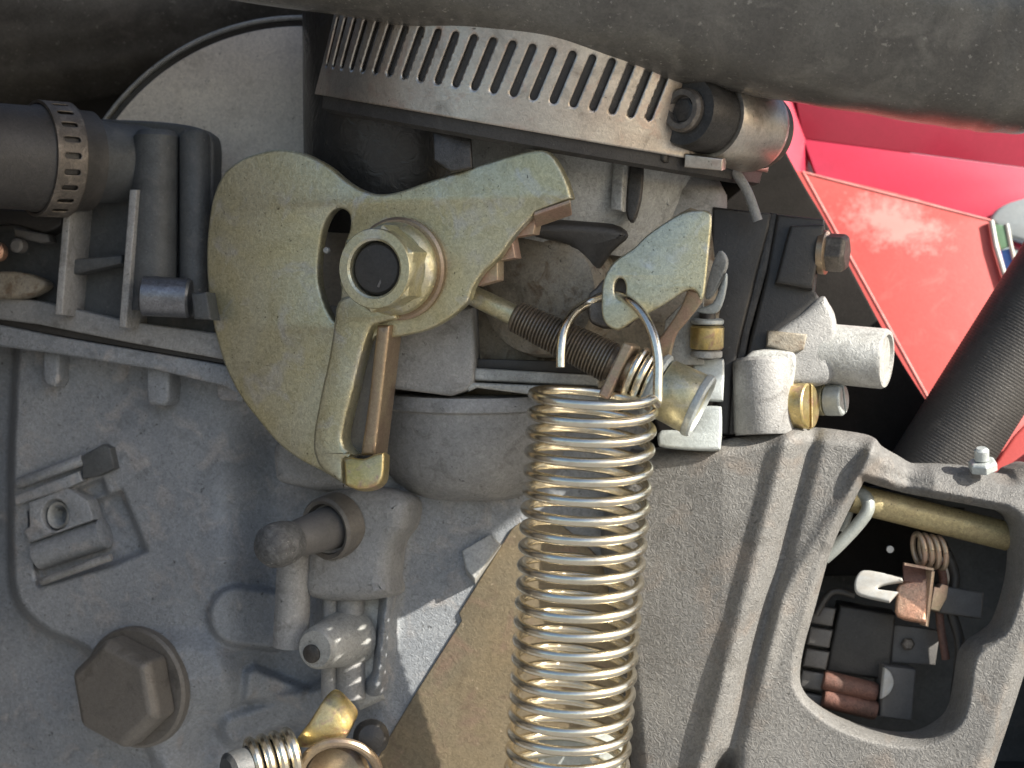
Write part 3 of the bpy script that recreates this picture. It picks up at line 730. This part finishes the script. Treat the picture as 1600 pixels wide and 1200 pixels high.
MB().plate(FP.off(10), smooth([(-40, 430), (20, 424), (62, 436), (66, 450), (30, 466), (-40, 462)], 3), 40, bevel=8).build('fitting', M['alu_tan'], fr)
MB().plate(FP.off(6), [(20, 356), (74, 366), (78, 378), (64, 380), (22, 370)], 30, bevel=4).build('fitting', M['slate'], fr)
MB().lathe(FP.off(0).hit(0, 394), (-0.3, -1, 0), [(0, 16), (14, 16), (18, 12)], 18).build('copper_stud', M['copper'], fr)
MB().lathe(FP.off(2).hit(34, 385), (-0.2, -1, 0), [(0, 12), (20, 12), (24, 8)], 16).build('stud', M['slate'], fr)

# ------------------------------------------------------------------ cam lever
KP = Plane(at(600, 420, 0), (-0.40, -0.915, -0.03))
lev = thing('cam_lever', 'greenish zinc plated cam lever with big half moon plate and slotted arm', 'lever', at(560, 770, 0))
cam_out = smooth([(334, 302), (350, 270), (375, 249), (405, 238), (435, 233), (465, 237), (490, 247), (515, 262), (536, 280), (556, 293), (576, 301), (600, 303), (626, 298), (660, 286), (700, 273), (750, 257), (800, 242), (838, 234),
                  (858, 240), (874, 262), (885, 286), (892, 310, 1), (836, 331, 1), (818, 350), (800, 370), (778, 402), (754, 424), (738, 448), (731, 468), (716, 484), (692, 502), (666, 515), (640, 522), (612, 527),
                  (585, 527), (540, 600, 1), (520, 700), (512, 738), (500, 735), (462, 715), (431, 690), (400, 653), (385, 634), (367, 606), (350, 570), (338, 530), (329, 490), (323, 440), (322, 390), (326, 342)], 4)
crescent = smooth([(520, 329), (533, 326), (545, 335), (546, 357), (538, 380), (534, 405), (532, 440), (530, 475), (521, 503, 1), (508, 481), (498, 447), (496, 416), (501, 372), (508, 347)], 4)
MB().plate(KP, cam_out, 22, holes=[crescent], bevel=5).build('cam_plate', M['zinc'], lev, angle=50)
gear = [(700, 340), (780, 320), (840, 332), (833, 366), (799, 371), (805, 403), (777, 408), (777, 438), (745, 447), (700, 440)]
MB().plate(KP.off(-24), gear, 26, bevel=2).build('toothed_plate', M['pink'], lev)
a1 = KP.hit(834, 331); a2 = KP.hit(891, 311)
bk = Vector((0.10, 0.9, -0.40)).normalized() * 38
MB().box((a1 + a2) / 2 + bk * .5 + Vector((0, 0, -3)), (a2 - a1) / 2, bk * .5, Vector((0, 0, 3))).build('end_flange', M['pink'], lev, bevel=1.5)
arm_out = smooth([(521, 503, 1), (533, 465), (600, 460), (618, 498, 1), (590, 505), (576, 514), (561, 560), (549, 610), (539, 650), (533, 680), (536, 698), (550, 711, 1), (534, 717, 1), (536, 757, 1), (520, 748), (503, 735), (493, 720), (488, 700), (489, 675), (495, 640), (503, 600), (512, 560)], 4)
arm = MB().plate(KP.off(24), arm_out, 44, bevel=7).build('slotted_arm', M['zinc'], lev, angle=50)
MB().plate(KP.off(14), smooth([(588, 508, 1), (608, 508, 1), (602, 560), (594, 630), (584, 712, 1), (562, 712, 1), (574, 630), (582, 560)], 3), 50, bevel=6).build('arm_rail', M['bronze'], arm)
MB().plate(KP.off(-8), [(562, 515), (606, 512), (582, 712), (536, 712)], 10, bevel=2).build('arm_web', M['bolt'], arm)
MB().plate(Plane(KP.hit(560, 735) + Vector((4, -42, 0)), (-0.25, -1, 0.22)), smooth([(536, 716, 1), (550, 714), (568, 716), (585, 709), (600, 706, 1), (598, 742), (588, 757), (572, 763), (554, 763), (538, 757, 1)], 3), 34, bevel=5).build('arm_tab', M['zinc_gold'], arm, angle=50)
nb_ = KP.hit(626, 420); nx = Vector((-0.40, -0.915, -0.055)).normalized()
MB().lathe(nb_, nx, [(-2, 78), (3, 80), (10, 80), (13, 76)], 64).build('washer', M['bronze'], lev)
MB().lathe(nb_ + nx * 13, nx, [(0, 70), (6, 72), (14, 72), (20, 69), (26, 62)], 64).build('nut_flange', M['zinc'], lev)
m = MB()
hexp = [(30, 67), (100, 67)]
m.lathe(nb_, nx, [(20, 68), (80, 68), (86, 61)], 6, caps=False, rot=R(20))
nut = m.build('hex_nut', M['zinc'], lev, bevel=2, angle=25)
m = MB(); m.lathe(nb_, nx, [(70, 62), (86, 61), (88, 59.5), (88.5, 46), (86, 42.5), (64, 41.5)], 64, caps=False)
m.build('nut_face', M['zinc'], nut)
m = MB(); m.lathe(nb_, nx, [(40, 42), (76, 40.5), (81, 36), (82, 20), (82.5, 0.5)], 40)
shaft = m.build('shaft_end', M['black'], lev)
MB().box(nb_ + nx * 83 + Vector((14, 0, -6)), Vector((10, 0, 22)), nx * 1.2, Vector((1.4, 0, -.8))).build('shaft_mark', M['slate'], shaft)
MB().lathe(KP.hit(505, 391) - KP.n * 14, (-0.4, -0.9, 0), [(0, 5), (6, 5), (8, 3)], 12).build('rivet', M['alu_light'], lev)

# ------------------------------------------------------------------ hook bracket, screw, spring
BP = Plane(at(970, 450, 62), (-0.16, -1, 0.08))
br = thing('hook_bracket', 'pale greenish zinc bracket tongue that the spring hook passes through', 'bracket', at(1050, 520, 40))
b_out = smooth([(1094, 328), (1108, 331), (1112, 345), (1107, 400), (1101, 456), (1095, 470, 1), (1086, 454), (1072, 453), (1044, 471), (1016, 487), (990, 500), (967, 515), (950, 509), (941, 494), (940, 460), (944, 434), (959, 409), (990, 387), (1012, 366), (1044, 344), (1069, 331)], 4)
hole = [(969 + 9 * math.cos(a), 451 + 17 * math.sin(a)) for a in np.linspace(0, 2 * math.pi, 24, endpoint=False)]
MB().plate(BP, b_out, 13, holes=[hole], bevel=4).build('tongue', M['zinc'], br, angle=50)
MB().plate(BP.off(-30), smooth([(919, 462), (930, 450), (950, 430), (990, 420), (990, 500), (952, 512), (932, 508), (920, 498)], 3), 22, bevel=5).build('back_ear', M['clamp_dull'], br, angle=50)
a = BP.off(-6)
MB().plate(Plane(at(1075, 490, 46), (-0.5, -1, -0.25)), smooth([(1074, 452, 1), (1096, 458, 1), (1094, 474), (1070, 505), (1052, 530), (1040, 590, 1), (1000, 600, 1), (1010, 560), (1040, 515), (1062, 482)], 3), 12, bevel=3).build('leg', M['pink'], br)
MB().plate(Plane(at(1085, 520, -40), (-0.1, -1, 0)), [(1040, 500), (1100, 440), (1100, 570), (1030, 570)], 14, bevel=2).build('rear_flange', M['alu_light'], br)

s0 = at(738, 461, -24); s1 = at(1092, 634, 58); sa = (s1 - s0).normalized(); SL = (s1 - s0).length
x_, y_, _ = frame(sa)
sc = thing('idle_screw', 'long idle adjusting screw with fine thread and round gold head', 'screw', s0)
MB().lathe(s0, sa, [(0, 13), (3, 16), (80, 17)], 28).build('tip', M['zinc'], sc)
pr = [(74, 17), (78, 24)]
for k in range(30):
    tt = 80 + k * 5.6; rr = 25 + 8 * k / 30
    pr += [(tt, rr), (tt + 2.0, rr + 0.4), (tt + 4.0, rr - 3.6)]
MB().lathe(s0, sa, pr + [(262, 22)], 36).build('thread', M['thread'], sc, angle=20)
MB().box(s0 + sa * 262 + Vector((0, 0, -6)), x_ * 40, y_ * 46, sa * 9).build('lug', M['pink'], sc, bevel=5)
m = MB()
for k in range(3):
    c = s0 + sa * (285 + 15 * k)
    m.tube([c + x_ * 41 * math.cos(q) + y_ * 41 * math.sin(q) + sa * (7 * q / 6.28) for q in np.linspace(0, 2 * math.pi, 41)], 6.5, 10)
m.build('screw_spring', M['steel'], sc)
MB().lathe(s0, sa, [(250, 26), (SL - 60, 26)], 24).build('shank', M['bronze'], sc)
MB().lathe(s0, sa, [(SL - 80, 47), (SL - 76, 51), (SL - 70, 51), (SL - 66, 47)], 40).build('washer', M['zinc_white'], sc)
head = MB().lathe(s0, sa, [(SL - 64, 44), (SL - 60, 47), (SL - 6, 49), (SL, 45)], 48).build('screw_head', M['zinc'], sc, angle=40)
MB().lathe(s0, sa, [(SL - 7, 50), (SL - 4, 51.5), (SL + 3, 51), (SL + 6, 48), (SL + 6, 41), (SL + 2, 39), (SL - 4, 38)], 56, caps=False).build('head_rim', M['zinc_white'], head)
MB().lathe(s0, sa, [(SL - 8, 40), (SL + 1, 39.5), (SL + 2, 30), (SL + 2.5, .5)], 40).build('head_face', M['zinc'], head)

t = thing('white_clip', 'pale bluish zinc clip behind the gold screw head', 'clip', at(1090, 705, 10))
MB().plate(Plane(at(1105, 600, -50), (-0.1, -1, 0.1)), smooth([(1084, 562, 1), (1124, 560), (1132, 568), (1130, 626, 1), (1080, 626, 1)], 3), 26, bevel=4).build('upper_jaw', M['zinc_white'], t)
MB().plate(Plane(at(1085, 670, -50), (-0.1, -1, 0.1)), smooth([(1090, 634, 1), (1122, 634), (1128, 642), (1127, 692), (1116, 704), (1040, 699), (1028, 690), (1034, 672), (1082, 670)], 3), 26, bevel=5).build('lower_jaw', M['zinc_white'], t)

spr = thing('extension_spring', 'shiny steel extension spring with many coils hanging from the hook bracket', 'spring', at(900, 1230, 40))
top = at(926, 636, 130); bot = at(888, 1205, 92)
axs = (top - bot).normalized()
axs = (axs + Vector((0, -0.10, 0))).normalized()
turns = 21
pitch = 30.5 * (D - 110) / D
wx = Vector((1, 0, 0)); wx = (wx - axs * wx.dot(axs)).normalized(); wy = wx.cross(axs)      # wy towards the camera
if wy.y > 0: wy = -wy
coil = []
cl = lambda th: None
n_t = 56
for i in range(turns * n_t + 1):
    th = 2 * math.pi * i / n_t           # grows upwards; starts at the left
    u = i / (turns * n_t)
    h = (i / n_t - turns) * pitch
    fr_ = (turns - i / n_t) / turns
    r_ = (94.5 - 1.0 * fr_) * (D - 120) / D
    cx = top + axs * (h + pitch * .5)
    coil.append(cx - wx * (r_ * math.cos(th)) + wy * (r_ * math.sin(th)))
hook_start = coil[-1]
# the last half turn sweeps along the front to the right, then the wire turns up into the hook
for i in range(1, n_t // 2 - 2):
    th = 2 * math.pi * i / n_t
    cx = top + axs * (pitch * .5 + i / n_t * pitch * .55)
    coil.append(cx - wx * (93.5 * (D - 120) / D * math.cos(th)) + wy * (93.5 * (D - 120) / D * math.sin(th)))
MB().tube(coil, 7.7, 14).build('coil', M['steel'], spr, weld=False)
e = coil[-1]
hk = smooth3([coil[-3], e, at(1027, 630, 142), at(1028, 600, 138), at(1028, 560, 132), at(1020, 522, 122), at(1004, 491, 104), at(986, 472, 84), at(970, 463, 58), at(948, 462, 36), at(922, 472, 20), at(898, 488, 38), at(883, 512, 58), at(877, 540, 70), at(876, 574, 74)], 8)
MB().tube(hk, 7.6, 14).build('hook', M['steel'], spr, weld=False)

# ------------------------------------------------------------------ choke housing to the right
pu = thing('choke_housing', 'black and grey cast choke housing right of the hook bracket', 'choke housing', at(1200, 690, -130))
Q1 = Plane(at(1180, 450, -110), (-0.05, -1, 0.05))
MB().plate(Q1, [(1112, 322), (1206, 333), (1202, 360), (1180, 440), (1160, 520), (1146, 590), (1140, 680), (1122, 680), (1118, 570), (1108, 480)], 120, bevel=6).build('inner_half', M['black'], pu)
MB().plate(Q1.off(-4), [(1204, 332), (1216, 334), (1200, 420), (1172, 520), (1158, 600), (1152, 680), (1138, 680), (1144, 590), (1160, 515), (1184, 420)], 120, bevel=3).build('gasket', M['oxide'], pu)
MB().plate(Q1.off(2), [(1214, 334), (1288, 342), (1290, 360), (1280, 405), (1274, 455), (1285, 470), (1240, 520), (1200, 560), (1160, 590), (1172, 530), (1198, 430)], 120, bevel=6).build('outer_half', M['black'], pu)  # black ends along the slanting shadow edge, putting the shade into the colour
MB().plate(Q1.off(24), smooth([(1230, 372, 1), (1236, 352, 1), (1284, 350), (1288, 360), (1278, 410), (1270, 452, 1), (1212, 442, 1)], 3), 60, bevel=5).build('bolt_lug', M['black'], pu)
MB().plate(Q1.off(14), smooth([(1284, 462), (1296, 472), (1308, 500), (1308, 560), (1296, 598), (1240, 602), (1205, 590), (1196, 545), (1210, 520), (1250, 492)], 3), 110, bevel=12).build('valve_body', M['alu'], pu)
MB().plate(Q1.off(24), [(1200, 516), (1262, 522), (1256, 546), (1238, 552), (1198, 540)], 20, bevel=3).build('valve_step', M['alu_tan'], pu)
MB().lathe(at(1190, 560, -96), (0.02, -0.08, -1), [(0, 42), (6, 47), (118, 48), (124, 45)], 40).build('lower_drum', M['alu'], pu)
MB().plate(Q1.off(26), smooth([(1176, 548), (1232, 548), (1244, 560), (1240, 600), (1222, 676), (1212, 676), (1214, 590), (1200, 572), (1160, 575)], 3), 60, bevel=5).build('drum_flange', M['alu_light'], pu)
a = at(1298, 553, -130); b = at(1386, 561, -90)
m = MB(); Ln = (b - a).length
m.lathe(a, b - a, [(-30, 54), (0, 52), (6, 49), (Ln - 5, 49), (Ln, 46), (Ln, 40), (Ln - 5, 38), (Ln - 5.5, .5)], 44).build('outlet_pipe', M['alu_light'], pu, angle=40)
def slot_screw(name, label, p, ax, r, h, mt, slot_dir):
    t = thing(name, label, 'screw', p, 'slotted screws on the choke housing')
    ax = Vector(ax).normalized(); sd = Vector(slot_dir); sd = (sd - ax * sd.dot(ax)).normalized(); sn = ax.cross(sd)
    # head split in two halves by a real slot
    for sg in (-1, 1):
        V = []; F = []; K = 14
        for (tt, rr) in ((0, r), (h - 3, r), (h, r - 3)):
            for q in range(K + 1):
                th = math.pi * q / K - math.pi / 2
                V.append(p + ax * tt + sn * (sg * (r * .13 + rr * .87 * math.cos(th))) + sd * (rr * math.sin(th)))
        n1 = K + 1
        for i in range(2):
            for q in range(K): F.append((i * n1 + q, i * n1 + q + 1, (i + 1) * n1 + q + 1, (i + 1) * n1 + q))
            F.append((i * n1 + K, i * n1, (i + 1) * n1, (i + 1) * n1 + K))
        F.append(tuple(range(n1))); F.append(tuple(2 * n1 + q for q in range(n1)))
        MB().add(V, F).build('head_half', M[mt], t, bevel=1.2)
    MB().lathe(p, ax, [(-34, r * .7), (h * .45, r * .7)], 20).build('shank', M[mt], t)
    MB().lathe(p, ax, [(-14, r * 1.02), (-3, r * 1.02), (-1, r * .9)], 28).build('washer', M['zinc'], t)
    return t
slot_screw('slotted_screw', 'yellow slotted screw in the lower corner of the choke housing', at(1240, 635, -92), (0.84, -0.54, 0.03), 37, 30, 'zinc_gold', (0.1, 0, 1))
slot_screw('slotted_screw', 'small pale slotted screw just below the grey outlet pipe', at(1292, 625, -130), (0.86, -0.5, 0.0), 25, 30, 'zinc_white', (0.3, -0.3, 0.35))
t = thing('cover_bolt', 'short dark brass hex bolt at the top right of the choke housing', 'bolt', at(1285, 396, -110))
bx = Vector((0.92, -0.38, -0.08)).normalized()
MB().lathe(at(1282, 394, -110), bx, [(0, 36), (10, 36), (13, 30)], 28).build('washer', M['bronze'], t)
MB().lathe(at(1290, 394, -108), bx, [(0, 33), (30, 33), (36, 27)], 6, rot=R(15)).build('bolt_head', M['clamp_dull'], t, bevel=3)
t = thing('link_clip', 'pale twisted link clip standing between bracket tongue and black housing', 'clip', at(1115, 480, -20))
MB().plate(Plane(at(1120, 430, -10), (-0.6, -1, 0)), smooth([(1122, 392), (1133, 400), (1134, 418), (1120, 448), (1108, 466), (1101, 462), (1110, 420)], 3), 10, bevel=3).build('upper_leaf', M['alu_light'], t)
MB().plate(Plane(at(1120, 460, -5), (-0.3, -1, 0)), smooth([(1134, 426), (1136, 440), (1130, 470), (1120, 488), (1100, 490), (1086, 484), (1112, 474), (1124, 450)], 3), 10, bevel=3).build('lower_leaf', M['zinc_white'], t)
t = thing('link_pin', 'short gold link pin with washers under the pale link clip', 'pin', at(1104, 555, -30))
pa = at(1104, 545, -30)
MB().lathe(pa, (0.02, -0.1, 1), [(0, 25), (3, 27), (34, 27), (37, 24)], 32).build('collar', M['zinc_gold'], t)
MB().lathe(pa, (0.02, -0.1, 1), [(39, 24), (41, 26), (46, 26), (48, 23)], 32).build('washer', M['zinc_white'], t)
MB().lathe(pa, (0.02, -0.1, 1), [(-14, 22), (-12, 25), (-4, 25), (-2, 22)], 32).build('washer', M['alu_light'], t)
MB().lathe(pa, (0.02, -0.1, 1), [(-16, 13), (60, 13)], 20).build('stem', M['oxide'], t)

# ------------------------------------------------------------------ far right: shroud, red bodywork, bellows
o = MB().plate(Plane(at(1250, 450, -330), (-0.05, -1, 0)), smooth([(1020, 200, 1), (1215, 200, 1), (1226, 232), (1256, 288), (1290, 345), (1330, 420), (1400, 550), (1452, 632, 1), (1470, 900, 1), (1020, 900, 1)], 4), 40, bevel=5).build('black_backdrop', M['deep'])  # flat black sheet put in for the dark interior left of the red
tag(o, 'black sheet shroud with a slanting edge standing in for the dark interior', 'backdrop')
t = thing('red_bodywork', 'glossy red body panels at the right with a worn lower panel', 'body panel', at(1400, 700, -560))
for pts_, p_, nrm in (([(1225, 60), (1700, 120), (1700, 275), (1400, 236), (1255, 217)], (1400, 236, -590), (-0.0325, -1, -0.25)),
                      ([(1255, 217), (1400, 236), (1700, 275), (1700, 430), (1548, 372), (1420, 334), (1285, 300)], (1400, 236, -590), (0.039, -1, 0.30)),
                      ([(1190, 60), (1236, 60), (1268, 218), (1292, 306), (1190, 300)], (1270, 236, -600), (0.75, -1, 0.1))):
    MB().plate(Plane(at(*p_), nrm), pts_, 12, bevel=1.5).build('upper_panel', M['red'], t)
RP = Plane(at(1400, 420, -515), (-0.05, -1, 0.22))
low = MB().plate(RP, smooth([(1200, 256, 1), (1256, 268), (1340, 286), (1420, 306), (1548, 343, 1), (1560, 395), (1575, 445, 1), (1640, 800, 1), (1480, 720, 1), (1200, 720, 1)], 3), 14, bevel=5)
lo = low.build('lower_panel', M['red_worn'], t)
q = (RP.hit(1400, 350) - ORG[t.name]) * S
scuff(M['red_worn'], q, R(14), 0.0105, 0.0052)
for a_, b_ in (((1256, 270), (1548, 345)), ((1254, 268), (1460, 640)), ((1548, 345), (1576, 448))):
    MB().tube([RP.off(-1).hit(*a_), RP.off(-1).hit(*b_)], 3.0, 8).build('worn_edge', M['worn_edge'], t)
MB().plate(Plane(at(1590, 340, -520), (-0.2, -1, 0.1)), smooth([(1546, 342), (1560, 325), (1590, 312), (1640, 308), (1640, 380), (1580, 372), (1552, 350)], 3), 30, bevel=8).build('trim_cap', M['greyblue'], t)
MB().plate(Plane(at(1568, 370, -518), (-0.1, -1, 0.1)), [(1550, 350), (1572, 352), (1578, 384), (1560, 392)], 12, bevel=2).build('badge', M['green'], t)
MB().plate(Plane(at(1570, 410, -518), (-0.1, -1, 0.1)), [(1560, 392), (1578, 388), (1588, 425), (1570, 442)], 12, bevel=2).build('badge', M['blue'], t)
MB().tube([RP.off(8).hit(*p) for p in ((1549, 345), (1556, 385), (1574, 445))], 5, 10).build('trim_line', M['white'], t)
MB().tube([Plane(at(1570, 410, -514), (-0.1, -1, 0.1)).hit(*p) for p in ((1573, 350), (1580, 386), (1590, 428))], 4, 10).build('trim_line', M['white'], t)
o = MB().plate(Plane(at(1590, 700, -300), (-0.1, -1, 0.3)), smooth([(1548, 736), (1560, 716), (1600, 664), (1660, 640), (1660, 760), (1556, 744)], 3), 30, bevel=6).build('red_fender', M['red_worn'])
tag(o, 'small red body sliver below the black bellows at the right edge', 'body panel')
# bellows
t = thing('bellows_hose', 'black ribbed rubber hose slanting down the right edge', 'hose', at(1450, 740, -230))
a = at(1690, 370, -190); b = at(1432, 780, -240); ab = b - a; Lb = ab.length
pr = []
n = 100
for k in range(n):
    t0 = Lb * k / n; pr += [(t0, 75.4), (t0 + Lb / n * .35, 76.0), (t0 + Lb / n * .65, 76.0), (t0 + Lb / n * .97, 75.4)]
MB().lathe(a, ab, pr, 56).build('bellows', M['rubber'], t, angle=60)
o = MB().plate(Plane(at(1450, 800, -500), (0, -1, 0)), [(1240, 600), (1800, 500), (1800, 1300), (1240, 1300)], 30, bevel=2).build('rear_cover', M['deep'])
tag(o, 'black rear cover behind the ribbed hose and the housing', 'cover')
